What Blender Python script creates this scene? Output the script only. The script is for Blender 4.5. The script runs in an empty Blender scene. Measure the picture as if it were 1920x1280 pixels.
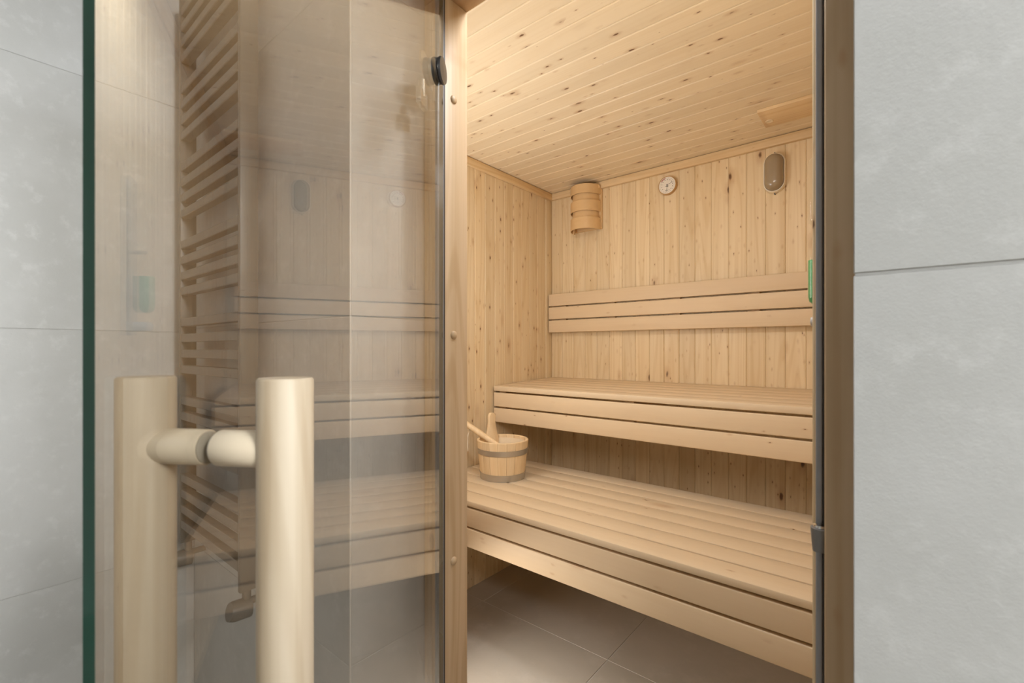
import bpy, bmesh, math, random
from mathutils import Vector, Matrix
random.seed(7)
scene = bpy.context.scene
COL = scene.collection
R = math.radians

# ------------------------------------------------------------------ camera
CAMZ = 1.16
cam_d = bpy.data.cameras.new('camera'); cam = bpy.data.objects.new('camera', cam_d); COL.objects.link(cam)
cam.location = (0, 0, CAMZ)
cam.rotation_euler = (R(90), 0, R(39.512))
cam_d.sensor_width = 36.0; cam_d.lens = 870.08 / 1920 * 36
cam_d.shift_y = 13.4 / 1920
cam_d.clip_start = 0.01
cam_d.dof.use_dof = True; cam_d.dof.focus_distance = 1.9; cam_d.dof.aperture_fstop = 10
scene.camera = cam

# ------------------------------------------------------------------ world, lights, exposure
w = bpy.data.worlds.new('world'); scene.world = w; w.use_nodes = True
w.node_tree.nodes['Background'].inputs[0].default_value = (1, 0.98, 0.95, 1)
w.node_tree.nodes['Background'].inputs[1].default_value = 0.3

def area(name, loc, target, sx, sy, power, color, spread=180):
    d = bpy.data.lights.new(name, 'AREA'); d.shape = 'RECTANGLE'; d.size = sx; d.size_y = sy
    d.energy = power; d.color = color; d.spread = R(spread)
    o = bpy.data.objects.new(name, d); COL.objects.link(o); o.location = loc
    o.rotation_euler = (Vector(target) - Vector(loc)).to_track_quat('-Z', 'Y').to_euler()
    return o
area('hall_ceiling_light', (1.80, 0.28, 2.30), (1.55, 0.26, 0), 0.6, 0.25, 54, (0.97, 0.99, 1.0))
area('hall_tile_fill', (1.05, -0.80, 2.33), (0.62, 0.459, 1.15), 0.5, 0.5, 10, (0.97, 0.99, 1.0), 75)  # added fill, no real fitting: brightens the tiles right of the door
area('hall_left_fill', (1.9, -0.05, 2.15), (-1.59, -0.15, 1.35), 0.3, 0.3, 4.8, (0.97, 0.99, 1.0), 42)  # added narrow fill that lifts the left tile wall and misses the handle
area('sauna_fill_over_door', (-0.34, 0.82, 2.04), (-0.50, 1.12, 0.2), 0.38, 0.07, 7.2, (0.95, 1.02, 1.10))  # invented fill above the opening, out of view, for benches and back wall
area('sauna_front_fill', (-1.25, 0.7235, 1.40), (-1.25, 2.0, 1.40), 0.35, 0.45, 3.9, (0.95, 1.02, 1.10))  # unseen fill panel added flush on the inner front wall
area('sauna_up_fill', (-1.25, 0.80, 1.10), (-1.25, 0.80, 2.0), 0.40, 0.12, 5.0, (0.95, 1.02, 1.10))  # added upward fill to brighten the sauna ceiling
area('sauna_floor_fill', (-1.30, 0.79, 0.40), (-0.65, 1.35, 0.0), 0.3, 0.12, 2.4, (1.0, 0.92, 0.82), 85)  # made-up low fill, only there to lighten the floor under the bench

scene.view_settings.view_transform = 'Standard'
scene.view_settings.look = 'None'
scene.view_settings.gamma = 1.0
scene.view_settings.use_curve_mapping = False
scene.view_settings.exposure = 0.0
scene.cycles.use_denoising = True
scene.cycles.caustics_reflective = False; scene.cycles.caustics_refractive = False
scene.cycles.sample_clamp_indirect = 4.0
scene.cycles.max_bounces = 10
scene.cycles.diffuse_bounces = 6
scene.cycles.transparent_max_bounces = 16

# ------------------------------------------------------------------ materials
def nt(name):
    m = bpy.data.materials.new(name); m.use_nodes = True
    t = m.node_tree; b = t.nodes['Principled BSDF']
    return m, t, b
def math_n(t, op, a, b=None, clamp=False):
    n = t.nodes.new('ShaderNodeMath'); n.operation = op; n.use_clamp = clamp
    for i, v in enumerate((a, b)):
        if v is None: continue
        if isinstance(v, (int, float)): n.inputs[i].default_value = v
        else: t.links.new(v, n.inputs[i])
    return n.outputs[0]
def mixc(t, fac, a, b):
    n = t.nodes.new('ShaderNodeMix'); n.data_type = 'RGBA'
    for i, v in ((0, fac), (6, a), (7, b)):
        if isinstance(v, (int, float)): n.inputs[i].default_value = v
        elif isinstance(v, tuple): n.inputs[i].default_value = (*v, 1)
        else: t.links.new(v, n.inputs[i])
    return n.outputs[2]
def ramp(t, fac, lo, hi):
    n = t.nodes.new('ShaderNodeMapRange'); n.interpolation_type = 'SMOOTHSTEP'
    n.inputs[1].default_value = lo; n.inputs[2].default_value = hi
    t.links.new(fac, n.inputs[0]); return n.outputs[0]
def coords(t):
    tc = t.nodes.new('ShaderNodeTexCoord'); oi = t.nodes.new('ShaderNodeObjectInfo')
    cx = t.nodes.new('ShaderNodeCombineXYZ')
    for i, k in enumerate((37.0, 91.0, 53.0)):
        t.links.new(math_n(t, 'MULTIPLY', oi.outputs['Random'], k), cx.inputs[i])
    v = t.nodes.new('ShaderNodeVectorMath'); v.operation = 'ADD'
    t.links.new(tc.outputs['Object'], v.inputs[0]); t.links.new(cx.outputs[0], v.inputs[1])
    return v.outputs[0], oi.outputs['Random']
def scaled(t, vec, s):
    m = t.nodes.new('ShaderNodeVectorMath'); m.operation = 'MULTIPLY'
    t.links.new(vec, m.inputs[0]); m.inputs[1].default_value = s; return m.outputs[0]
def noise(t, vec, scale, detail=3, rough=0.55):
    n = t.nodes.new('ShaderNodeTexNoise'); n.inputs['Scale'].default_value = scale
    n.inputs['Detail'].default_value = detail; n.inputs['Roughness'].default_value = rough
    t.links.new(vec, n.inputs['Vector']); return n.outputs['Fac']

def wood(name, axis, light, dark, knots=0.0, width_axis='X', rough=0.5, streak=0.5, vary=0.12, ring=0.35):
    """grain runs along the local axis; knots are scattered on the broad face (width_axis x axis)"""
    m, t, b = nt(name)
    vec, rnd = coords(t)
    ai = 'XYZ'.index(axis)
    def sc(along, cross):
        v = [cross] * 3; v[ai] = along; return v
    fine = noise(t, scaled(t, vec, sc(2.0, 150.0)), 1.0, 3)
    mid = noise(t, scaled(t, vec, sc(0.7, 30.0)), 1.0, 3)
    big = noise(t, scaled(t, vec, sc(0.55, 9.0)), 1.0, 1)
    rings = math_n(t, 'SINE', math_n(t, 'MULTIPLY', big, 75.0))
    rings = math_n(t, 'MULTIPLY', ramp(t, rings, 0.1, 1.0), ring)
    f = math_n(t, 'MULTIPLY', ramp(t, mid, 0.3, 0.75), streak)
    f = math_n(t, 'ADD', f, math_n(t, 'MULTIPLY', ramp(t, fine, 0.35, 0.8), streak * 0.45))
    f = math_n(t, 'ADD', f, rings, clamp=True)
    col = mixc(t, f, light, dark)
    # board to board tone
    tone = math_n(t, 'ADD', math_n(t, 'MULTIPLY', rnd, -vary), 1.0 + vary * 0.35)
    hs = t.nodes.new('ShaderNodeHueSaturation'); t.links.new(col, hs.inputs['Color']); t.links.new(tone, hs.inputs['Value'])
    hs.inputs['Saturation'].default_value = 1.0
    col = hs.outputs[0]
    if knots > 0:
        v = [0.0] * 3; v[ai] = 7.0; v['XYZ'.index(width_axis)] = 17.0
        di = 3 - ai - 'XYZ'.index(width_axis)
        for scale_k, keep, rad, seed in ((1.0, 0.40, 0.13, 0.0), (2.3, 0.80, 0.15, 3.7)):
            vo = t.nodes.new('ShaderNodeTexVoronoi'); vo.inputs['Scale'].default_value = scale_k
            vo.inputs['Randomness'].default_value = 1.0
            off = t.nodes.new('ShaderNodeVectorMath'); off.operation = 'ADD'
            wob = t.nodes.new('ShaderNodeTexNoise'); wob.inputs['Scale'].default_value = 60
            t.links.new(vec, wob.inputs['Vector'])
            t.links.new(scaled(t, vec, v), off.inputs[0])
            wv = scaled(t, wob.outputs['Color'], [0.07] * 3); t.links.new(wv, off.inputs[1])
            off2 = t.nodes.new('ShaderNodeVectorMath'); off2.operation = 'ADD'
            t.links.new(off.outputs[0], off2.inputs[0]); off2.inputs[1].default_value = (seed, seed, seed)
            t.links.new(off2.outputs[0], vo.inputs['Vector'])
            sep = t.nodes.new('ShaderNodeSeparateColor'); t.links.new(vo.outputs['Color'], sep.inputs[0])
            r = math_n(t, 'ADD', math_n(t, 'MULTIPLY', math_n(t, 'POWER', sep.outputs[1], 2.5), rad), 0.025)
            present = math_n(t, 'GREATER_THAN', sep.outputs[0], 1.0 - keep * knots)
            d = math_n(t, 'DIVIDE', vo.outputs['Distance'], r)
            inv = lambda a, bb: math_n(t, 'SUBTRACT', 1.0, ramp(t, d, a, bb))
            halo = math_n(t, 'MULTIPLY', math_n(t, 'MULTIPLY', inv(0.8, 3.2), present), 0.35)
            core = math_n(t, 'MULTIPLY', math_n(t, 'MULTIPLY', inv(0.6, 1.15), present), 0.95)
            col = mixc(t, halo, col, (0.40, 0.19, 0.07))
            col = mixc(t, core, col, (0.13, 0.055, 0.02))
    t.links.new(col, b.inputs['Base Color'])
    b.inputs['Roughness'].default_value = rough
    b.inputs['Specular IOR Level'].default_value = 0.35
    bp = t.nodes.new('ShaderNodeBump'); bp.inputs['Strength'].default_value = 0.12; bp.inputs['Distance'].default_value = 0.001
    t.links.new(fine, bp.inputs['Height']); t.links.new(bp.outputs[0], b.inputs['Normal'])
    return m

PINE_L, PINE_D = (0.78, 0.635, 0.425), (0.66, 0.49, 0.28)
pine_wall_x = wood('pine board wall x', 'Z', PINE_L, PINE_D, 1.0, 'X', 0.42, 0.5)
pine_wall_y = wood('pine board wall y', 'Z', PINE_L, PINE_D, 1.0, 'Y', 0.42, 0.5)
pine_ceil = wood('pine board ceiling', 'X', (0.79, 0.665, 0.475), (0.71, 0.565, 0.37), 1.0, 'Y', 0.36, 0.35, 0.08, 0.2)
pine_trim_x = wood('pine trim x', 'X', (0.78, 0.60, 0.37), (0.66, 0.45, 0.23), 0.35, 'Z', 0.45, 0.4)
pine_trim_y = wood('pine trim y', 'Y', (0.78, 0.59, 0.35), (0.63, 0.42, 0.20), 0.3, 'Z', 0.45, 0.5)
aspen_x = wood('bench wood', 'X', (0.74, 0.595, 0.415), (0.67, 0.515, 0.335), 0.12, 'Y', 0.5, 0.25, 0.05, 0.1)
aspen_xz = wood('bench front wood', 'X', (0.73, 0.575, 0.39), (0.66, 0.49, 0.31), 0.18, 'Z', 0.5, 0.25, 0.05, 0.1)
aspen_y = wood('bench bearer wood', 'Y', (0.66, 0.47, 0.28), (0.52, 0.34, 0.18), 0.1, 'X', 0.5, 0.3)
jamb_z = wood('door frame wood', 'Z', (0.60, 0.44, 0.285), (0.47, 0.32, 0.18), 0.3, 'X', 0.45, 0.75, 0.04, 0.4)
jamb_x = wood('door frame wood x', 'X', (0.62, 0.43, 0.26), (0.50, 0.33, 0.18), 0.2, 'Y', 0.45, 0.5, 0.06)
alder_z = wood('handle wood', 'Z', (0.52, 0.435, 0.325), (0.385, 0.295, 0.195), 0.3, 'X', 0.5, 0.75, 0.03, 0.3)
alder_y = wood('crossbar wood', 'Y', (0.66, 0.56, 0.42), (0.58, 0.46, 0.32), 0.05, 'Z', 0.42, 0.3, 0.03, 0.1)
bucket_z = wood('bucket wood', 'Z', (0.78, 0.60, 0.375), (0.66, 0.46, 0.25), 0.0, 'X', 0.5, 0.5, 0.16, 0.2)
bent_x = wood('bent veneer', 'X', (0.70, 0.48, 0.25), (0.61, 0.395, 0.19), 0.0, 'Z', 0.38, 0.25, 0.04, 0.05)

def plain(name, c, rough=0.5, metal=0.0, spec=0.5):
    m, t, b = nt(name); b.inputs['Base Color'].default_value = (*c, 1)
    b.inputs['Roughness'].default_value = rough; b.inputs['Metallic'].default_value = metal
    b.inputs['Specular IOR Level'].default_value = spec
    # faint procedural mottling so that nothing is perfectly flat
    vec, rnd = coords(t); n = noise(t, vec, 40.0, 2)
    t.links.new(mixc(t, n, tuple(x * 0.94 for x in c), tuple(min(1, x * 1.05) for x in c)), b.inputs['Base Color'])
    return m
def stone(name, c1, c2, c3, rough=0.65, scale=1.0, bump=0.15):
    m, t, b = nt(name); vec, rnd = coords(t)
    big = noise(t, vec, 3.0 * scale, 4, 0.6); mid = noise(t, vec, 16.0 * scale, 5, 0.65); fin = noise(t, vec, 130.0 * scale, 4, 0.7)
    col = mixc(t, ramp(t, big, 0.35, 0.68), c1, c2)
    col = mixc(t, math_n(t, 'MULTIPLY', ramp(t, mid, 0.50, 0.72), 0.75), col, c3)
    col = mixc(t, math_n(t, 'MULTIPLY', ramp(t, fin, 0.55, 0.85), 0.35), col, tuple(x * 0.8 for x in c1))
    t.links.new(col, b.inputs['Base Color']); b.inputs['Roughness'].default_value = rough
    bp = t.nodes.new('ShaderNodeBump'); bp.inputs['Strength'].default_value = bump; bp.inputs['Distance'].default_value = 0.002
    mx = math_n(t, 'ADD', math_n(t, 'MULTIPLY', mid, 0.6), math_n(t, 'MULTIPLY', fin, 0.5))
    t.links.new(mx, bp.inputs['Height']); t.links.new(bp.outputs[0], b.inputs['Normal'])
    return m
tile_m = stone('grey wall tile', (0.55, 0.55, 0.535), (0.60, 0.60, 0.59), (0.655, 0.655, 0.645), 0.65, 1.7, 0.25)
floor_m = stone('taupe floor tile', (0.40, 0.36, 0.305), (0.44, 0.395, 0.34), (0.47, 0.425, 0.37), 0.5, 0.7, 0.06)
grout_m = plain('grout', (0.52, 0.515, 0.50), 0.9)
grout_f = plain('floor grout', (0.45, 0.42, 0.38), 0.9)
paint_m = plain('white paint', (0.84, 0.84, 0.82), 0.8)
back_m = plain('dark cavity board', (0.20, 0.12, 0.06), 0.8)
steel_m = plain('brushed steel', (0.55, 0.53, 0.50), 0.35, 1.0)
band_m = plain('bucket steel band', (0.50, 0.46, 0.40), 0.38, 0.75)
chrome_m = plain('chrome', (0.75, 0.75, 0.76), 0.12, 1.0)
seal_m = plain('grey rubber seal', (0.30, 0.31, 0.34), 0.35)
seal_d = plain('dark rubber seal', (0.06, 0.05, 0.045), 0.5)
knob_m = plain('gunmetal disc', (0.10, 0.10, 0.105), 0.3, 0.8)
hinge_m = plain('satin nickel', (0.52, 0.50, 0.45), 0.3, 0.8)
rad_m = plain('taupe radiator enamel', (0.17, 0.152, 0.13), 0.4)
white_m = plain('cream plastic', (0.80, 0.72, 0.58), 0.4)
dial_m = plain('dial paper', (0.80, 0.75, 0.67), 0.4)
ink_m = plain('black ink', (0.05, 0.045, 0.04), 0.5)
red_m = plain('red scale print', (0.40, 0.07, 0.04), 0.5)
rim_m = plain('lacquered wooden rim', (0.50, 0.30, 0.12), 0.35)
lens_m = plain('smoked ribbed lamp glass', (0.31, 0.24, 0.155), 0.2, 0.0, 0.7)
sand_m = plain('green sand', (0.05, 0.36, 0.12), 0.35)
cord_m = plain('cotton cord', (0.75, 0.66, 0.52), 0.8)
inside_m = plain('bucket plastic liner', (0.78, 0.64, 0.45), 0.4)

def thin_glass(name, tint, ior=1.5):
    m, t, b = nt(name); t.nodes.remove(b); out = t.nodes['Material Output']
    geo = t.nodes.new('ShaderNodeNewGeometry')
    iorv = math_n(t, 'ADD', math_n(t, 'MULTIPLY', geo.outputs['Backfacing'], 1 / ior - ior), ior)
    fr = t.nodes.new('ShaderNodeFresnel'); t.links.new(iorv, fr.inputs[0])
    tr = t.nodes.new('ShaderNodeBsdfTransparent'); tr.inputs[0].default_value = (*tint, 1)
    gl = t.nodes.new('ShaderNodeBsdfGlossy'); gl.inputs['Roughness'].default_value = 0.0
    gl.inputs[0].default_value = (1, 1, 1, 1)
    mx = t.nodes.new('ShaderNodeMixShader'); t.links.new(fr.outputs[0], mx.inputs[0])
    t.links.new(tr.outputs[0], mx.inputs[1]); t.links.new(gl.outputs[0], mx.inputs[2]); t.links.new(mx.outputs[0], out.inputs[0])
    return m
glass_m = thin_glass('door glass', (0.935, 0.925, 0.905), 2.05)
tube_m = thin_glass('clear tube glass', (0.97, 0.97, 0.96))
m, t, b = nt('green glass edge'); b.inputs['Base Color'].default_value = (0.006, 0.035, 0.022, 1)
b.inputs['Roughness'].default_value = 0.08; b.inputs['Coat Weight'].default_value = 0.3
vec, rnd = coords(t); nz = noise(t, scaled(t, vec, [1, 1, 2.2]), 1.0, 2)
t.links.new(mixc(t, ramp(t, nz, 0.45, 0.75), (0.004, 0.025, 0.015), (0.012, 0.07, 0.05)), b.inputs['Base Color'])
edge_m = m

# ------------------------------------------------------------------ helpers
def tag(o, label=None, cat=None, group=None, kind=None):
    for k, v in (('label', label), ('category', cat), ('group', group), ('kind', kind)):
        if v: o[k] = v
    return o
def mesh_obj(name, verts, faces, mat, parent=None, smooth=False, origin=None):
    """verts in the parent's space; the object's own origin is put at the centre of the piece"""
    if origin is None:
        lo = [min(v[i] for v in verts) for i in range(3)]; hi = [max(v[i] for v in verts) for i in range(3)]
        origin = Vector([(a + c) / 2 for a, c in zip(lo, hi)])
    me = bpy.data.meshes.new(name)
    me.from_pydata([Vector(v) - Vector(origin) for v in verts], [], faces)
    bm = bmesh.new(); bm.from_mesh(me); bmesh.ops.recalc_face_normals(bm, faces=bm.faces); bm.to_mesh(me); bm.free()
    mats = mat if isinstance(mat, (list, tuple)) else [mat]
    for mm in mats: me.materials.append(mm)
    if smooth:
        for pl in me.polygons: pl.use_smooth = True
        me.set_sharp_from_angle(angle=R(40))
    o = bpy.data.objects.new(name, me); COL.objects.link(o); o.location = origin
    if parent: o.parent = parent
    return o
def copy_obj(src, loc, parent=None):
    o = src.copy(); COL.objects.link(o); o.location = loc; o.parent = parent or src.parent; return o
def empty(name, loc, rz=0.0):
    o = bpy.data.objects.new(name, None); COL.objects.link(o); o.location = loc; o.rotation_euler.z = rz
    o.empty_display_size = 0.05; return o
def rel(verts, root):
    L = root.location if root else Vector((0, 0, 0))
    return [Vector(v) - L for v in verts]
def box_geo(x0, x1, y0, y1, z0, z1, bev=0.0, seg=2):
    bm = bmesh.new(); bmesh.ops.create_cube(bm, size=1.0)
    for v in bm.verts:
        v.co = Vector(((x0 + x1) / 2 + v.co.x * (x1 - x0), (y0 + y1) / 2 + v.co.y * (y1 - y0), (z0 + z1) / 2 + v.co.z * (z1 - z0)))
    if bev > 0: bmesh.ops.bevel(bm, geom=list(bm.edges), offset=bev, segments=seg, affect='EDGES', profile=0.5)
    vs = [v.co.copy() for v in bm.verts]; bm.verts.index_update()
    fs = [[v.index for v in f.verts] for f in bm.faces]; bm.free(); return vs, fs
def box(name, x0, x1, y0, y1, z0, z1, mat, root=None, bev=0.0, seg=2):
    """world coordinates; root: an unrotated parent"""
    vs, fs = box_geo(x0, x1, y0, y1, z0, z1, bev, seg)
    o = mesh_obj(name, rel(vs, root), fs, mat, root, smooth=bev > 0)
    return o
def join_geo(*gs):
    V, F = [], []
    for v, f in gs:
        k = len(V); V += list(v); F += [[i + k for i in q] for q in f]
    return V, F
def lathe(profile, center, axis='Z', n=32, closed=False):
    """profile: (r, h) list around an axis through center"""
    V, F = [], []; c = Vector(center)
    for r, h in profile:
        for i in range(n):
            a = 2 * math.pi * i / n
            p = {'Z': (r * math.cos(a), r * math.sin(a), h), 'Y': (r * math.cos(a), h, r * math.sin(a)), 'X': (h, r * math.cos(a), r * math.sin(a))}[axis]
            V.append(c + Vector(p))
    m_ = len(profile)
    for j in range(m_ - 1 + (1 if closed else 0)):
        j2 = (j + 1) % m_
        for i in range(n):
            i2 = (i + 1) % n; F.append([j * n + i, j * n + i2, j2 * n + i2, j2 * n + i])
    if not closed:
        if profile[0][0] > 1e-6: F.append([i for i in range(n)])
        if profile[-1][0] > 1e-6: F.append([(m_ - 1) * n + i for i in range(n)])
    return V, F
def tube(pts, radii, n=12):
    V, F = [], []; pts = [Vector(p) for p in pts]
    for j, p in enumerate(pts):
        d = (pts[min(j + 1, len(pts) - 1)] - pts[max(j - 1, 0)]).normalized()
        u = d.cross(Vector((0, 0, 1)));
        if u.length < 1e-3: u = d.cross(Vector((1, 0, 0)))
        u.normalize(); v = d.cross(u)
        r = radii[j] if isinstance(radii, (list, tuple)) else radii
        for i in range(n):
            a = 2 * math.pi * i / n; V.append(p + u * (r * math.cos(a)) + v * (r * math.sin(a)))
    for j in range(len(pts) - 1):
        for i in range(n):
            i2 = (i + 1) % n; F.append([j * n + i, j * n + i2, (j + 1) * n + i2, (j + 1) * n + i])
    F.append(list(range(n))); F.append([(len(pts) - 1) * n + i for i in range(n)])
    return V, F
def board_geo(wd, length, th, wv, tv, lv):
    """tongue-and-groove board: face at t=0, rounded long edges; axes given as vectors"""
    g, ch = 0.0002, 0.0046
    prof = [(-wd / 2 + g, -th), (-wd / 2 + g, -0.0026), (-wd / 2 + g + 0.0012, -0.0011), (-wd / 2 + ch, 0),
            (wd / 2 - ch, 0), (wd / 2 - g - 0.0012, -0.0011), (wd / 2 - g, -0.0026), (wd / 2 - g, -th)]
    wv, tv, lv = Vector(wv), Vector(tv), Vector(lv); V, F = [], []; n = len(prof)
    for l in (-length / 2, length / 2):
        for a, b_ in prof: V.append(wv * a + tv * b_ + lv * l)
    for i in range(n):
        i2 = (i + 1) % n; F.append([i, i2, n + i2, n + i])
    F.append(list(range(n))); F.append([n + i for i in range(n)])
    return V, F
def boards(root, wd, length, th, wv, tv, lv, mat, positions):
    V, F = board_geo(wd, length, th, wv, tv, lv)
    first = mesh_obj('board', V, F, mat, root, origin=(0, 0, 0)); first.location = Vector(positions[0]) - root.location
    for p in positions[1:]: copy_obj(first, Vector(p) - root.location, root)

# ------------------------------------------------------------------ room dimensions (metres)
XL, XR, YB, YI = -1.589, -0.0785, 2.295, 0.705     # sauna: left, right, back, inner front
YF, YJ0, YJ1 = 0.459, 0.63, 0.70                 # hall-side tile face, door frame front and back
XO0, XO1 = -0.757, -0.0254                       # niche in the tiled wall that holds the frame
ZC = CAMZ + 0.9207
ZH = CAMZ + 0.7136                               # underside of door header
ZHALL = 2.36
TH = 0.012

# ------------------------------------------------------------------ setting
fl = box('floor', XL - 0.1, 2.2, -2.2, YB + 0.1, -0.06, -0.001, grout_f); tag(fl, 'taupe tiled floor of the sauna and hallway', 'floor', kind='structure')
P_ = 0.632; xj, yj = -0.8255, 1.560
V, F = box_geo(-P_ / 2 + 0.0015, P_ / 2 - 0.0015, -P_ / 2 + 0.0015, P_ / 2 - 0.0015, -0.008, 0.0, 0.0012, 1)
ft = None
for i in range(-2, 5):
    for j in range(-6, 2):
        cx_, cy_ = xj + (i + 0.5) * P_, yj + (j + 0.5) * P_
        if cx_ - P_ / 2 > 2.1 or cy_ + P_ / 2 < -2.1: continue
        lx0, lx1 = max(cx_ - P_ / 2, XL), min(cx_ + P_ / 2, 2.2); ly0, ly1 = max(cy_ - P_ / 2, -2.2), min(cy_ + P_ / 2, YB)
        if lx1 - lx0 < P_ - 0.01 or ly1 - ly0 < P_ - 0.01:
            if lx1 - lx0 > 0.02 and ly1 - ly0 > 0.02:
                box('floor_tile', lx0 + 0.0015, lx1 - 0.0015, ly0 + 0.0015, ly1 - 0.0015, -0.008, 0.0, floor_m, fl, 0.0012, 1)
            continue
        loc = Vector((cx_, cy_, 0)) - fl.location
        if ft is None: ft = mesh_obj('floor_tile', V, F, floor_m, fl, origin=(0, 0, 0)); ft.location = loc
        else: copy_obj(ft, loc, fl)

wb = box('wall_back', XL - 0.06, XR + 0.06, YB + TH, YB + 0.06, 0, ZC + 0.05, back_m)
tag(wb, 'back sauna wall of upright knotty pine boards', 'wall', kind='structure')
PW = 0.0764; x0 = -0.8223 + PW / 2
boards(wb, PW, ZC, TH, (1, 0, 0), (0, -1, 0), (0, 0, 1), pine_wall_x, [(x0 + k * PW, YB, ZC / 2) for k in range(-10, 10) if XL - PW / 2 < x0 + k * PW < XR + PW / 2])
wl = box('wall_left', XL - 0.06, XL - TH, YI, YB + TH, 0, ZC + 0.05, back_m)
tag(wl, 'left sauna wall of upright knotty pine boards beside the bucket', 'wall', kind='structure')
PL = 0.0742; yj0 = 2.233
boards(wl, PL, ZC, TH, (0, 1, 0), (1, 0, 0), (0, 0, 1), pine_wall_y, [(XL, yj0 - PL / 2 - k * PL, ZC / 2) for k in range(-1, 21) if YI < yj0 - PL / 2 - k * PL < YB])
wr = box('wall_right', XR + TH, XR + 0.06, YI, YB + TH, 0, ZC + 0.05, back_m)
tag(wr, 'right sauna wall of pine boards that carries the sand timer', 'wall', kind='structure')
boards(wr, PL, ZC, TH, (0, 1, 0), (-1, 0, 0), (0, 0, 1), pine_wall_y, [(XR, yj0 - PL / 2 - k * PL, ZC / 2) for k in range(-1, 21) if YI < yj0 - PL / 2 - k * PL < YB])
ce = box('ceiling', XL - 0.06, XR + 0.06, YI, YB + 0.06, ZC + TH, ZC + 0.05, back_m)
tag(ce, 'sauna ceiling of long knotty pine boards', 'ceiling', kind='structure')
PC = 0.0738
boards(ce, PC, XR - XL, TH, (0, 1, 0), (0, 0, -1), (1, 0, 0), pine_ceil, [((XL + XR) / 2, 2.232 + PC / 2 - k * PC, ZC) for k in range(0, 22) if 2.232 + PC / 2 - k * PC > YI])
wi = empty('wall_inner', (0, YI, 0)); tag(wi, 'inner face of the sauna front wall beside and above the door', 'wall', kind='structure')
vs, fs = join_geo(box_geo(XL, XO0, YI, YI + 0.015, 0, ZC), box_geo(XO0, XR, YI, YI + 0.015, ZH + 0.06, ZC))
mesh_obj('panel', rel(vs, wi), fs, pine_wall_x, wi)

# tiled hall side of the front wall, split by the door niche
wf = empty('wall_front', (0, YF, 0)); tag(wf, 'large light grey tiles on the hallway wall around the sauna door', 'wall', kind='structure')
box('masonry', XL - 0.06, XO0 - 0.001, YF + 0.001, YI, 0, ZHALL, grout_m, wf)
box('masonry', XO1 + 0.001, 2.2, YF + 0.001, YI, 0, ZHALL, grout_m, wf)
box('masonry', XO0 - 0.001, XO1 + 0.001, YF + 0.001, YI, ZH + 0.068, ZHALL, grout_m, wf)
ROWS = [0.0, 0.5865, 1.219, 1.850, ZHALL]
J = 0.0009
for z0, z1 in zip(ROWS[:-1], ROWS[1:]):
    z0 += J; z1 -= J
    box('tile', XL + J, XO0 - 0.003, YF, YF + 0.008, z0, z1, tile_m, wf, 0.0008, 1)
    box('tile', XO0 - 0.008, XO0, YF + 0.003, YJ0, z0, z1, tile_m, wf, 0.0008, 1)
    box('tile', XO1, XO1 + 1.262, YF, YF + 0.008, z0, z1, tile_m, wf, 0.0008, 1)
    box('tile', XO1 + 1.2645, 2.2, YF, YF + 0.008, z0, z1, tile_m, wf, 0.0008, 1)
box('tile', XO0, XO1, YF, YF + 0.008, ZH + 0.068, ZHALL, tile_m, wf, 0.0008, 1)
box('corner_profile', XO0 - 0.0028, XO0 + 0.0002, YF - 0.0002, YF + 0.0028, 0, ZHALL, plain('white corner profile', (0.72, 0.71, 0.68), 0.4), wf)
wh = box('wall_side', XL - 0.06, XL - 0.001, -2.2, YF + 0.2, 0, ZHALL, grout_m)
tag(wh, 'large light grey tiles on the hallway wall left of the glass door', 'wall', kind='structure')
for z0, z1 in zip([0, 0.58, 1.207, 1.85], [0.58, 1.207, 1.85, ZHALL]):
    for y0, y1 in ((-0.96, YF), (-2.2, -0.963)):
        box('tile', XL - 0.008, XL, y0 + J, y1 - J, z0 + J, z1 - J, tile_m, wh, 0.0008, 1)
for nm, a in (('wall_hall_right', (2.2, 2.26, -2.2, YF + 0.2, 0, ZHALL)), ('wall_hall_rear', (XL, 2.2, -2.26, -2.2, 0, ZHALL))):
    tag(box(nm, *a, paint_m), 'plain white hallway wall behind the viewer' if 'rear' in nm else 'plain white hallway wall far right of the viewer', 'wall', kind='structure')
tag(box('ceiling_hall', XL, 2.2, -2.2, YF, ZHALL, ZHALL + 0.05, paint_m), 'white painted hallway ceiling', 'ceiling', kind='structure')

# ceiling trim
for nm, a, mt, lb in (
    ('trim_1', (XL + 0.02, XR, YB - 0.02, YB, CAMZ + 0.8806, ZC - 0.0025), pine_trim_x, 'pine cornice strip along the top of the back wall'),
    ('trim_2', (XL, XL + 0.02, YI + 0.016, YB, CAMZ + 0.8806, ZC - 0.003), pine_trim_y, 'pine cornice strip along the top of the left wall'),
    ('trim_3', (XR - 0.02, XR, YI + 0.016, YB - 0.02, CAMZ + 0.8806, ZC - 0.003), pine_trim_y, 'pine cornice strip along the top of the right wall'),
    ('trim_4', (XL, XL + 0.006, 2.236, YB - 0.0005, 0, CAMZ + 0.8806), pine_wall_y, 'narrow upright pine corner strip where left and back walls meet')):
    tag(box(nm, *a, mt, None, 0.002, 2), lb, 'trim', kind='structure')

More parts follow.
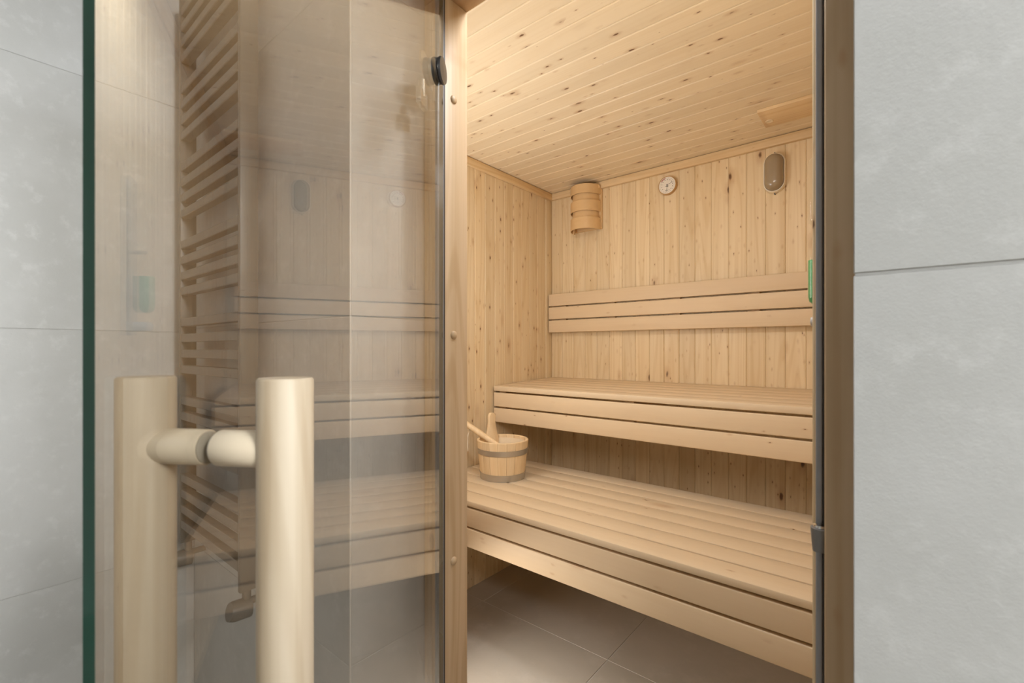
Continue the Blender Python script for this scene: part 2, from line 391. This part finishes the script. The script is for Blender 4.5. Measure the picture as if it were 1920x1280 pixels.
# ------------------------------------------------------------------ door frame
df = empty('trim_5', (XO0, YJ0, 0)); tag(df, 'pine door frame with round screw caps around the sauna opening', 'door frame', kind='structure')
XJ = -0.70; XK = -0.0616
box('jamb', XO0 + 0.0005, XJ, YJ0, YJ1, 0, ZH, jamb_z, df, 0.0018, 2)
box('jamb', XK, XO1 + 0.04, YJ0, YJ1, 0, ZH + 0.06, jamb_z, df, 0.003, 3)
box('header', XO0 + 0.0005, XK, YJ0, YJ1, ZH, ZH + 0.06, jamb_x, df, 0.0018, 2)
box('door_stop', -0.0748, XK, 0.668, YJ1, 0, ZH, jamb_z, df, 0.002, 2)
box('seal', -0.0722, -0.0655, 0.651, 0.668, 0, ZH, seal_m, df, 0.002, 2)
box('seal', -0.0655, XK, 0.655, 0.668, 0, ZH, seal_d, df, 0.0, 2)
box('seal', -0.7035, -0.6955, 0.612, 0.6295, 0, ZH, seal_m, df, 0.002, 2)
box('seal', -0.6995, -0.697, 0.6297, 0.634, 0, ZH, seal_d, df)
for zr in (0.512, 0.028, -0.436):
    c = (XJ, 0.660, CAMZ + zr)
    V, F = lathe([(0.0085, 0.0), (0.0083, 0.0015), (0.0068, 0.0032), (0.004, 0.0043), (0.0, 0.0047)], c, 'X', 20)
    V = [Vector(v) for v in V]
    mesh_obj('screw_cap', rel(V, df), F, jamb_z, df, smooth=True)
# magnetic catch on the right-hand jamb
zc_ = CAMZ - 0.2205
V, F = lathe([(0.0, -0.016), (0.0075, -0.016), (0.0085, -0.006), (0.0095, 0.008), (0.0095, 0.011), (0.0, 0.011)], (-0.0675, 0.648, zc_), 'Z', 20)
ct = mesh_obj('door_catch', rel(V, df), F, plain('grey catch body', (0.24, 0.235, 0.235), 0.35, 0.3), df, smooth=True); ct['label'] = 'small grey cylindrical door catch'
V, F = lathe([(0.0, 0.0), (0.0068, 0.0), (0.0068, 0.0035), (0.0, 0.0045)], (-0.0675, 0.648, zc_ + 0.0112), 'Z', 20)
mesh_obj('catch_cap', [Vector(v) - Vector((0, 0, 0)) - df.location - ct.location for v in V], F, chrome_m, ct, smooth=True)

# ------------------------------------------------------------------ glass door
BX, BY, DW = -0.69302, 0.62097, 0.670
door = empty('door_1', (BX, BY, 0), R(-58.6)); tag(door, 'open frameless glass door with green edge and round wooden pull handle', 'door', kind='structure')
GT = 0.0040
V, F = box_geo(0.003, DW, -GT, GT, 0.012, CAMZ + 0.755)
g = mesh_obj('glass_pane', V, F, [glass_m, edge_m], door); g['label'] = 'clear glass sheet with dark green edge'
for pl in g.data.polygons: pl.material_index = 0 if abs(pl.normal.y) > 0.9 else 1
HX, HS = 0.5805, 0.0575
ztop, zbot = CAMZ - 0.0212, CAMZ - 0.52
for s in (1, -1):
    V, F = lathe([(0.0, zbot), (0.0175, zbot), (0.0190, zbot + 0.002), (0.0190, ztop - 0.0016), (0.0178, ztop), (0.0, ztop)], (HX, s * HS, 0), 'Z', 40)
    mesh_obj('handle_post', V, F, alder_z, door, smooth=True)
for zr in (-0.0735, -0.467):
    for s in (1, -1):
        ya, yb = (GT + 0.0012, HS - 0.012) if s > 0 else (-HS + 0.012, -GT - 0.0012)
        V, F = lathe([(0.0, ya), (0.0125, ya), (0.0133, ya + 0.001), (0.0133, yb - 0.001), (0.0125, yb), (0.0, yb)], (HX, 0, CAMZ + zr), 'Y', 32)
        mesh_obj('handle_crossbar', V, F, alder_y, door, smooth=True)
        ya, yb = (GT, GT + 0.0012) if s > 0 else (-GT - 0.0012, -GT)
        V, F = lathe([(0.0, ya), (0.0118, ya), (0.0118, yb), (0.0, yb)], (HX, 0, CAMZ + zr), 'Y', 32)
        mesh_obj('gasket', V, F, plain('beige gasket', (0.38, 0.33, 0.26), 0.6), door, smooth=True)
# hinge: disc on the sauna side, plate and bracket on the hall side
hz = CAMZ + 0.532; hx = 0.030
V, F = lathe([(0.0, GT + 0.0015), (0.0205, GT + 0.0015), (0.0235, GT + 0.003), (0.0245, GT + 0.006), (0.0235, GT + 0.009), (0.0, GT + 0.0098)], (hx, 0, hz), 'Y', 36)
hd = mesh_obj('hinge_disc', V, F, knob_m, door, smooth=True); hd['label'] = 'dark round hinge disc'
V, F = lathe([(0.0, GT), (0.023, GT), (0.023, GT + 0.0015), (0.0, GT + 0.0015)], (hx, 0, hz), 'Y', 36)
mesh_obj('hinge_washer', V, F, seal_d, door, smooth=True)
V, F = lathe([(0.0, -GT - 0.007), (0.0235, -GT - 0.007), (0.0245, -GT - 0.004), (0.0245, -GT), (0.0, -GT)], (hx, 0, hz), 'Y', 36)
mesh_obj('hinge_cap', V, F, hinge_m, door, smooth=True)
# slanting hinge leaf that reaches back to the jamb
V, F = [], []
outl = [(0.086, 0.007), (0.091, -0.003), (0.090, -0.016), (0.0766, -0.0243), (0.048, -0.033), (0.024, -0.034), (0.020, -0.024), (0.030, -0.004), (0.052, 0.011), (0.070, 0.013)]
for yy in (-GT - 0.0105, -GT - 0.007):
    for a, b_ in outl: V.append((a, yy, hz + b_))
nO = len(outl)
for i in range(nO): F.append([i, (i + 1) % nO, nO + (i + 1) % nO, nO + i])
F += [list(range(nO)), [nO + i for i in range(nO)]]
mesh_obj('hinge_leaf', V, F, hinge_m, door)
V, F = join_geo(box_geo(0.040, 0.078, -GT - 0.022, -GT - 0.0106, hz - 0.082, hz - 0.052, 0.003),
                lathe([(0.0, -0.02), (0.007, -0.02), (0.007, 0.012), (0.0, 0.012)], (0.060, -GT - 0.016, hz - 0.045), 'Z', 16))
mesh_obj('hinge_bracket', V, F, hinge_m, door, smooth=True)

# ------------------------------------------------------------------ towel radiator on the tiled wall
rd = empty('towel_radiator', (-1.3025, 0.459, CAMZ - 0.545))
tag(rd, 'tall taupe towel radiator with grouped horizontal bars behind the glass door', 'radiator')
RX0, RX1, RY0, RY1 = -1.513, -1.092, 0.400, 0.438
zr0, zr1 = CAMZ - 0.531, CAMZ + 0.965
box('collector', RX0, RX0 + 0.014, RY0, RY1, zr0, zr1, rad_m, rd, 0.002, 2)
box('collector', RX1 - 0.014, RX1, RY0, RY1, zr0, zr1, rad_m, rd, 0.002, 2)
barV, barF = box_geo(-(RX1 - RX0) / 2 + 0.014, (RX1 - RX0) / 2 - 0.014, -0.0112, 0.0112, -0.0108, 0.0108, 0.0016, 1)
bar0 = None
pitch = 0.0422
for gidx in range(7):
    for k in range(4):
        zb = CAMZ - 0.4885 + (gidx * 5 + (3 - k)) * pitch + 0.0108
        loc = Vector(((RX0 + RX1) / 2, RY0 + 0.0120, zb)) - rd.location
        if bar0 is None: bar0 = mesh_obj('bar', barV, barF, rad_m, rd, origin=(0, 0, 0)); bar0.location = loc
        else: copy_obj(bar0, loc, rd)
for xc in (RX0 + 0.012, RX1 - 0.016):
    V, F = join_geo(tube([(xc, 0.419, zr0 + 0.002), (xc, 0.419, zr0 - 0.028)], 0.009, 14),
                    tube([(xc, 0.384, zr0 - 0.038), (xc, 0.392, zr0 - 0.040), (xc, 0.425, zr0 - 0.042)], [0.019, 0.0215, 0.0215], 18),
                    tube([(xc, 0.425, zr0 - 0.030), (xc, 0.4585, zr0 - 0.030)], 0.008, 12))
    mesh_obj('valve', rel(V, rd), F, rad_m, rd, smooth=True)
for xc in (RX0 + 0.007, RX1 - 0.007):
    for zc in (zr0 + 0.1, zr1 - 0.1):
        V, F = tube([(xc, RY1, zc), (xc, YF - 0.0005, zc)], 0.006, 10); mesh_obj('wall_bracket', rel(V, rd), F, rad_m, rd, smooth=True)

# ------------------------------------------------------------------ benches
XB0, XB1 = XL + 0.007, XR - 0.035
def bench(root, yfront, ztop_f, n, pitch_, slat_w, tilt, z_panels, th=0.026):
    for k in range(n):
        yc = yfront + slat_w / 2 + k * pitch_; zt = ztop_f + (k * pitch_ + slat_w / 2) * math.tan(tilt)
        vs, fs = box_geo(XB0, XB1, -slat_w / 2, slat_w / 2, -th, 0, 0.0026 if k else 0.004, 2)
        rot = Matrix.Rotation(tilt, 3, 'X')
        vs = [Vector((v.x, (rot @ Vector((0, v.y, v.z))).y + yc, (rot @ Vector((0, v.y, v.z))).z + zt)) for v in vs]
        mesh_obj('seat_slat', rel(vs, root), fs, aspen_x, root, smooth=True)
    for z0, z1 in z_panels:
        box('front_slat', XB0, XB1, yfront + 0.002, yfront + 0.024, z0, z1, aspen_xz, root, 0.0035, 3)
    yb = yfront + (n - 1) * pitch_ + slat_w
    for xc in (XB0 + 0.04, (XB0 + XB1) / 2, XB1 - 0.04):
        vs, fs = box_geo(xc - 0.02, xc + 0.02, 0, yb - yfront - 0.03, -0.06, 0, 0.0)
        vs = [Vector((v.x, v.y + yfront + 0.0245, v.z + ztop_f - th - 0.0012 + (v.y + 0.0245) * math.tan(tilt))) for v in vs]
        mesh_obj('bearer', rel(vs, root), fs, aspen_y, root)
        box('front_block', xc - 0.02, xc + 0.02, yfront + 0.0245, yfront + 0.05, z_panels[-1][0] + 0.01, ztop_f - th - 0.062, aspen_y, root)
ub = empty('sauna_bench', (-0.83, 2.0, CAMZ - 0.373))
tag(ub, 'upper wooden sauna bench with slatted seat fixed along the back wall', 'bench', 'slatted sauna benches')
bench(ub, 1.769, CAMZ - 0.190, 6, 0.0877, 0.0832, math.atan(0.021 / 0.52),
      [(CAMZ - 0.2935, CAMZ - 0.2235), (CAMZ - 0.3728, CAMZ - 0.3015)], 0.0255)
lb_ = empty('sauna_bench', (-0.83, 1.55, CAMZ - 0.746))
tag(lb_, 'lower wide wooden sauna bench that carries the bucket', 'bench', 'slatted sauna benches')
bench(lb_, 1.2365, CAMZ - 0.5698, 7, 0.0925, 0.0868, 0.0,
      [(CAMZ - 0.6680, CAMZ - 0.5985), (CAMZ - 0.7456, CAMZ - 0.6755)], 0.0215)
# backrest
br = empty('backrest', (-0.83, YB, CAMZ + 0.095)); tag(br, 'three-slat wooden backrest on the back wall above the upper bench', 'backrest')
zt = CAMZ + 0.3187
for k in range(3):
    box('slat', XL + 0.014, XB1, YB - 0.045, YB - 0.022, zt - 0.0695, zt, aspen_xz, br, 0.0025, 2); zt -= 0.0770
for xc in (XL + 0.10, -1.18, -0.83, -0.48, XB1 - 0.06):
    box('spacer', xc - 0.02, xc + 0.02, YB - 0.022, YB - 0.0002, CAMZ + 0.10, CAMZ + 0.31, aspen_y, br)

# ------------------------------------------------------------------ bucket and ladle
BC = Vector((-1.349, 1.5697, CAMZ - 0.5698)); Hb = 0.169
bk = empty('sauna_bucket', BC); tag(bk, 'wooden stave bucket with two steel bands standing on the lower bench', 'bucket')
def rad_at(z): return 0.0976 + (0.115 - 0.0976) * z / Hb
NS = 18
for k in range(NS):
    a0 = 2 * math.pi * k / NS + 0.004; a1 = 2 * math.pi * (k + 1) / NS - 0.004; V, F = [], []
    rows = [(0.0, 0), (Hb - 0.002, 0), (Hb, 0.002), (Hb, 0.010), (Hb - 0.002, 0.012), (0.0, 0.012)]
    ns = 4
    for z, inn in rows:
        for i in range(ns + 1):
            a = a0 + (a1 - a0) * i / ns; r = rad_at(z) - inn
            V.append((r * math.cos(a), r * math.sin(a), z))
    m_ = len(rows); q = ns + 1
    for j in range(m_):
        j2 = (j + 1) % m_
        for i in range(ns): F.append([j * q + i, j * q + i + 1, j2 * q + i + 1, j2 * q + i])
    F.append([j * q for j in range(m_)]); F.append([j * q + ns for j in range(m_)])
    mesh_obj('stave', V, F, bucket_z, bk, smooth=True)
for z0, z1 in ((0.0, 0.029), (0.1105, 0.1335)):
    V, F = lathe([(rad_at(z0) + 0.0003, z0), (rad_at(z0) + 0.0018, z0), (rad_at(z1) + 0.0018, z1), (rad_at(z1) + 0.0003, z1)], (0, 0, 0), 'Z', 64, closed=True)
    mesh_obj('steel_band', V, F, band_m, bk, smooth=True)
V, F = lathe([(0.0, 0.05), (0.090, 0.05), (0.099, 0.155), (0.1000, 0.155), (0.0905, 0.047), (0.0, 0.047)], (0, 0, 0), 'Z', 48)
mesh_obj('liner', V, F, inside_m, bk, smooth=True)
# upright grip: a stave that rises above the rim
ph = math.atan2(0.032, -0.100); er = Vector((math.cos(ph), math.sin(ph), 0)); et = Vector((-math.sin(ph), math.cos(ph), 0))
prof = [(0.10, 0.034), (Hb - 0.005, 0.032), (Hb + 0.015, 0.027), (Hb + 0.04, 0.0215), (Hb + 0.065, 0.0185), (Hb + 0.088, 0.0195), (Hb + 0.098, 0.0165), (Hb + 0.104, 0.008)]
V, F = [], []
for z, hw in prof:
    rc = 0.096 if z > Hb else rad_at(z) - 0.0215
    for dt, dr in ((-1, -0.35), (-0.72, -1), (0.72, -1), (1, -0.35), (1, 0.35), (0.72, 1), (-0.72, 1), (-1, 0.35)):
        V.append(er * (rc + dr * 0.0085) + et * (dt * hw) + Vector((0, 0, z)))
q = 8
for j in range(len(prof) - 1):
    for i in range(q): F.append([j * q + i, j * q + (i + 1) % q, (j + 1) * q + (i + 1) % q, (j + 1) * q + i])
F.append(list(range(q))); F.append([(len(prof) - 1) * q + i for i in range(q)])
mesh_obj('grip', V, F, bucket_z, bk, smooth=True)
la = empty('ladle', (-1.36, 1.56, 0.72)); tag(la, 'wooden ladle with cord loop leaning out of the stave bucket', 'ladle')
A_, B_ = Vector((-1.512, 1.488, 0.826)), Vector((-1.335, 1.575, 0.705))
pts = [A_.lerp(B_, x) for x in (0, 0.04, 0.3, 0.6, 0.85, 1.0)]
V, F = tube(pts, [0.009, 0.0125, 0.0135, 0.0135, 0.0120, 0.010], 16); mesh_obj('handle', rel(V, la), F, bucket_z, la, smooth=True)
V, F = lathe([(0.0, -0.03), (0.026, -0.028), (0.034, -0.01), (0.035, 0.012), (0.0325, 0.012), (0.0315, -0.008), (0.024, -0.024), (0.0, -0.026)], (-1.312, 1.588, 0.690), 'Z', 24)
mesh_obj('scoop', rel(V, la), F, bucket_z, la, smooth=True)
tip = A_.lerp(B_, 0.12)
loop = [tip + Vector(v) for v in ((0.0, -0.014, 0.004), (0.006, -0.017, -0.02), (0.010, -0.015, -0.055), (0.006, -0.014, -0.085), (0.008, -0.012, -0.112),
        (0.004, -0.008, -0.085), (-0.002, -0.002, -0.05), (-0.002, 0.010, -0.012), (0.0, 0.013, 0.004))]
V, F = tube(loop, 0.0019, 8); mesh_obj('cord', rel(V, la), F, cord_m, la, smooth=True)

# ------------------------------------------------------------------ corner lamp shade
ls = empty('wall_lamp', (-1.337, YB, 1.8157)); tag(ls, 'bentwood lamp shade of three curved bands high in the wall corner', 'lamp')
box('backboard', -1.430, -1.244, YB - 0.012, YB - 0.0002, 1.822, CAMZ + 0.8795, bent_x, ls, 0.001, 1)
box('backboard', -1.430, -1.244, YB - 0.034, YB - 0.0205, CAMZ + 0.8795, 2.055, bent_x, ls, 0.001, 1)
def half_band(name, hw, dep, z0, z1, th, y_back, a_lo=0, a_hi=180):
    V, F = [], []; n = 40
    for i in range(n + 1):
        a = R(a_lo + (a_hi - a_lo) * i / n)
        for rr, zz in ((0, z0), (0, z1), (th, z1), (th, z0)):
            V.append((-1.337 + (hw - rr) * math.cos(a), y_back - (dep - rr) * math.sin(a), zz))
    for i in range(n):
        for j in range(4):
            F.append([i * 4 + j, i * 4 + (j + 1) % 4, (i + 1) * 4 + (j + 1) % 4, (i + 1) * 4 + j])
    F += [[0, 1, 2, 3], [n * 4 + j for j in range(4)]]
    return mesh_obj(name, rel(V, ls), F, bent_x, ls, smooth=True)
for z0, z1 in ((2.0086, 2.058), (1.914, 1.971), (1.8157, 1.879)):
    half_band('shade_band', 0.088, 0.098, z0, z1, 0.004, YB - 0.0125)
half_band('shade_liner', 0.077, 0.085, 1.832, 2.036, 0.003, YB - 0.0125)
box('lamp_strut', -1.408, -1.398, YB - 0.046, YB - 0.036, 1.806, 1.90, bent_x, ls)
V, F = lathe([(0.0, 1.84), (0.018, 1.85), (0.027, 1.88), (0.024, 1.915), (0.014, 1.94), (0.014, 1.99), (0.0, 1.99)], (-1.337, YB - 0.052, 0), 'Z', 20)
bl = mesh_obj('bulb', rel(V, ls), F, white_m, ls, smooth=True); bl['label'] = 'unlit frosted bulb'

# ------------------------------------------------------------------ thermometer
TC = Vector((-0.8754, YB, CAMZ + 0.814)); tr = 0.0455
thm = empty('thermometer', TC); tag(thm, 'round wall thermometer with white dial and brown rim', 'thermometer')
V, F = lathe([(0.0, -0.0003), (tr, -0.0003), (tr, -0.018), (tr - 0.001, -0.021), (tr - 0.003, -0.021), (tr - 0.0038, -0.0175), (0.0, -0.0175)], (0, 0, 0), 'Y', 48)
mesh_obj('rim', V, F, rim_m, thm, smooth=True)
V, F = lathe([(0.0, -0.0176), (tr - 0.0037, -0.0176), (tr - 0.0037, -0.0182), (0.0, -0.0182)], (0, 0, 0), 'Y', 48)
dl = mesh_obj('dial', V, F, dial_m, thm, smooth=True)
def dash(a, r0, r1, wd, y=-0.0186):
    a = R(a); d = Vector((math.sin(a), 0, math.cos(a))); s = Vector((d.z, 0, -d.x)) * wd / 2
    vs = [d * r0 - s, d * r1 - s, d * r1 + s, d * r0 + s]
    return [Vector((v.x, yy, v.z)) for yy in (y, y + 0.0003) for v in vs], [[0, 1, 2, 3], [4, 5, 6, 7], [0, 1, 5, 4], [1, 2, 6, 5], [2, 3, 7, 6], [3, 0, 4, 7]]
gs = []
for a in range(-130, 131, 10): gs.append(dash(a, 0.0335, 0.0375 if a % 20 else 0.0365, 0.0007))
for a in range(-130, 131, 26): gs.append(dash(a + 4, 0.0265, 0.0290, 0.0042))
for a in (150, 165, 180, 195, 210): gs.append(dash(a, 0.031, 0.036, 0.0008))
for a in (158, 176, 196): gs.append(dash(a, 0.0245, 0.0270, 0.0036))
for zz, hw in ((-0.0045, 0.010), (-0.0068, 0.007)):
    gs.append(([Vector((x, y, z)) for y in (-0.0186, -0.0183) for x, z in ((-hw, zz), (hw, zz), (hw, zz + 0.0011), (-hw, zz + 0.0011))], [[0, 1, 2, 3], [4, 5, 6, 7], [0, 1, 5, 4], [1, 2, 6, 5], [2, 3, 7, 6], [3, 0, 4, 7]]))
V, F = join_geo(*gs); o = mesh_obj('scale_marks', V, F, ink_m, dl, origin=(0, 0, 0)); o.location = -dl.location
V, F = join_geo(*[dash(a, 0.0345, 0.0385, 0.0036) for a in range(-52, -15, 5)]); o = mesh_obj('red_scale', V, F, red_m, dl, origin=(0, 0, 0)); o.location = -dl.location
for a, r1, oz in ((72, 0.030, 0.002), (186, 0.026, -0.004)):
    V, F = join_geo(dash(a, -0.004, r1, 0.0013, -0.0196), lathe([(0.0, -0.0192), (0.0028, -0.0192), (0.0028, -0.0198), (0.0, -0.0198)], (0, 0, 0), 'Y', 14))
    V = [v + Vector((0, 0, oz)) for v in V]; mesh_obj('pointer', V, F, ink_m, thm)

# ------------------------------------------------------------------ bulkhead lamp
LC = Vector((-0.4027, YB, CAMZ + 0.762))
bh = empty('bulkhead_lamp', LC); tag(bh, 'oval bulkhead lamp with cream rim and smoked glass, switched off', 'lamp')
def stadium(hw, hh, n=14):
    pts = []
    for i in range(n + 1):
        a = math.pi * i / n; pts.append((hw * math.cos(a), hh - hw + hw * math.sin(a)))
    for i in range(n + 1):
        a = math.pi + math.pi * i / n; pts.append((hw * math.cos(a), -(hh - hw) + hw * math.sin(a)))
    return pts
def loft(levels, cap0=True, cap1=True):
    V, F = [], []; n = None
    for hw, hh, y in levels:
        p = stadium(hw, hh); n = len(p); V += [(x, y, z) for x, z in p]
    for j in range(len(levels) - 1):
        for i in range(n): F.append([j * n + i, j * n + (i + 1) % n, (j + 1) * n + (i + 1) % n, (j + 1) * n + i])
    if cap0: F.append(list(range(n)))
    if cap1: F.append([(len(levels) - 1) * n + i for i in range(n)])
    return V, F
V, F = loft([(0.0425, 0.0845, -0.0003), (0.0425, 0.0845, -0.022), (0.0405, 0.0825, -0.026), (0.0375, 0.0795, -0.026), (0.0365, 0.0785, -0.020)])
mesh_obj('rim', V, F, white_m, bh, smooth=True)
V, F = loft([(0.0364, 0.0784, -0.0202), (0.0360, 0.0780, -0.030), (0.0335, 0.0755, -0.042), (0.028, 0.070, -0.051), (0.018, 0.060, -0.0565), (0.006, 0.048, -0.058)])
mesh_obj('lens', V, F, lens_m, bh, smooth=True)
for s in (1, -1):
    V, F = lathe([(0.0, -0.0003), (0.0028, -0.0003), (0.0028, -0.012), (0.0, -0.012)], (0, 0, s * 0.0885), 'Y', 10)
    mesh_obj('screw', V, F, knob_m, bh, smooth=True)

# ------------------------------------------------------------------ ceiling vent slider
vb = empty('vent_slider', (-0.26, 2.06, ZC)); tag(vb, 'flat wooden vent slider with finger hole under the ceiling', 'vent cover')
box('panel', -0.410, XR - 0.022, 1.982, 2.140, ZC - 0.013, ZC - 0.0002, pine_trim_x, vb, 0.0015, 2)
V, F = lathe([(0.0, ZC - 0.0134), (0.010, ZC - 0.0134), (0.013, ZC - 0.0150), (0.0145, ZC - 0.0134), (0.0145, ZC - 0.013), (0.0, ZC - 0.013)], (-0.386, 2.083, 0), 'Z', 24)
o = mesh_obj('finger_pull', rel(V, vb), F, pine_ceil, vb, smooth=True)

# ------------------------------------------------------------------ sand timer on the right wall
st = empty('sand_timer', (XR, 1.01, 1.2)); tag(st, 'glass sand timer half filled with green sand on the right wall', 'sand timer')
box('mount', XR - 0.006, XR - 0.0002, 0.985, 1.035, 1.19, 1.54, alder_z, st, 0.002, 2)
rT = 0.0155; xT, yT = XR - 0.0305, 1.01
prof = [(0.0, 1.2385), (0.008, 1.2405), (0.0135, 1.2455), (rT, 1.254), (rT, 1.350), (0.0125, 1.362), (0.006, 1.370), (0.003, 1.376), (0.006, 1.382), (0.0125, 1.390), (rT, 1.402), (rT, 1.497), (0.0135, 1.5055), (0.008, 1.5105), (0.0, 1.5125)]
V, F = lathe(prof, (xT, yT, 0), 'Z', 28); mesh_obj('glass_tube', rel(V, st), F, tube_m, st, smooth=True)
prof = [(0.0, 1.2397), (0.0075, 1.2417), (0.0125, 1.2465), (rT - 0.0012, 1.2548), (rT - 0.0012, 1.322), (0.0, 1.3235)]
V, F = lathe(prof, (xT, yT, 0), 'Z', 28); sd = mesh_obj('sand', rel(V, st), F, sand_m, st, smooth=True); sd['label'] = 'bright green sand'
V, F = lathe([(0.0, 0.0), (0.0105, 0.0), (0.0105, -0.028), (0.008, -0.0345), (0.0, -0.036)], (XR - 0.006, 1.01, 1.2095), 'X', 20)
mesh_obj('holder', rel(V, st), F, plain('grey holder', (0.45, 0.42, 0.40), 0.4), st, smooth=True)
V, F = tube([(XR - 0.006, yT, 1.376), (xT, yT, 1.376)], 0.004, 10); mesh_obj('clip', rel(V, st), F, alder_z, st, smooth=True)

# ------------------------------------------------------------------ made-up housing around the added upward fill, out of sight behind the front wall
ul = empty('fill_housing', (-1.25, YI + 0.015, 1.04)); tag(ul, 'white trough added to house the unseen upward fill light left of the door', 'lamp')
vs, fs = join_geo(box_geo(-1.46, -1.04, YI + 0.0155, 0.868, 1.04, 1.05), box_geo(-1.46, -1.04, 0.862, 0.868, 1.05, 1.095),
                  box_geo(-1.46, -1.454, YI + 0.0155, 0.862, 1.05, 1.095), box_geo(-1.046, -1.04, YI + 0.0155, 0.862, 1.05, 1.095))
mesh_obj('trough', rel(vs, ul), fs, white_m, ul)
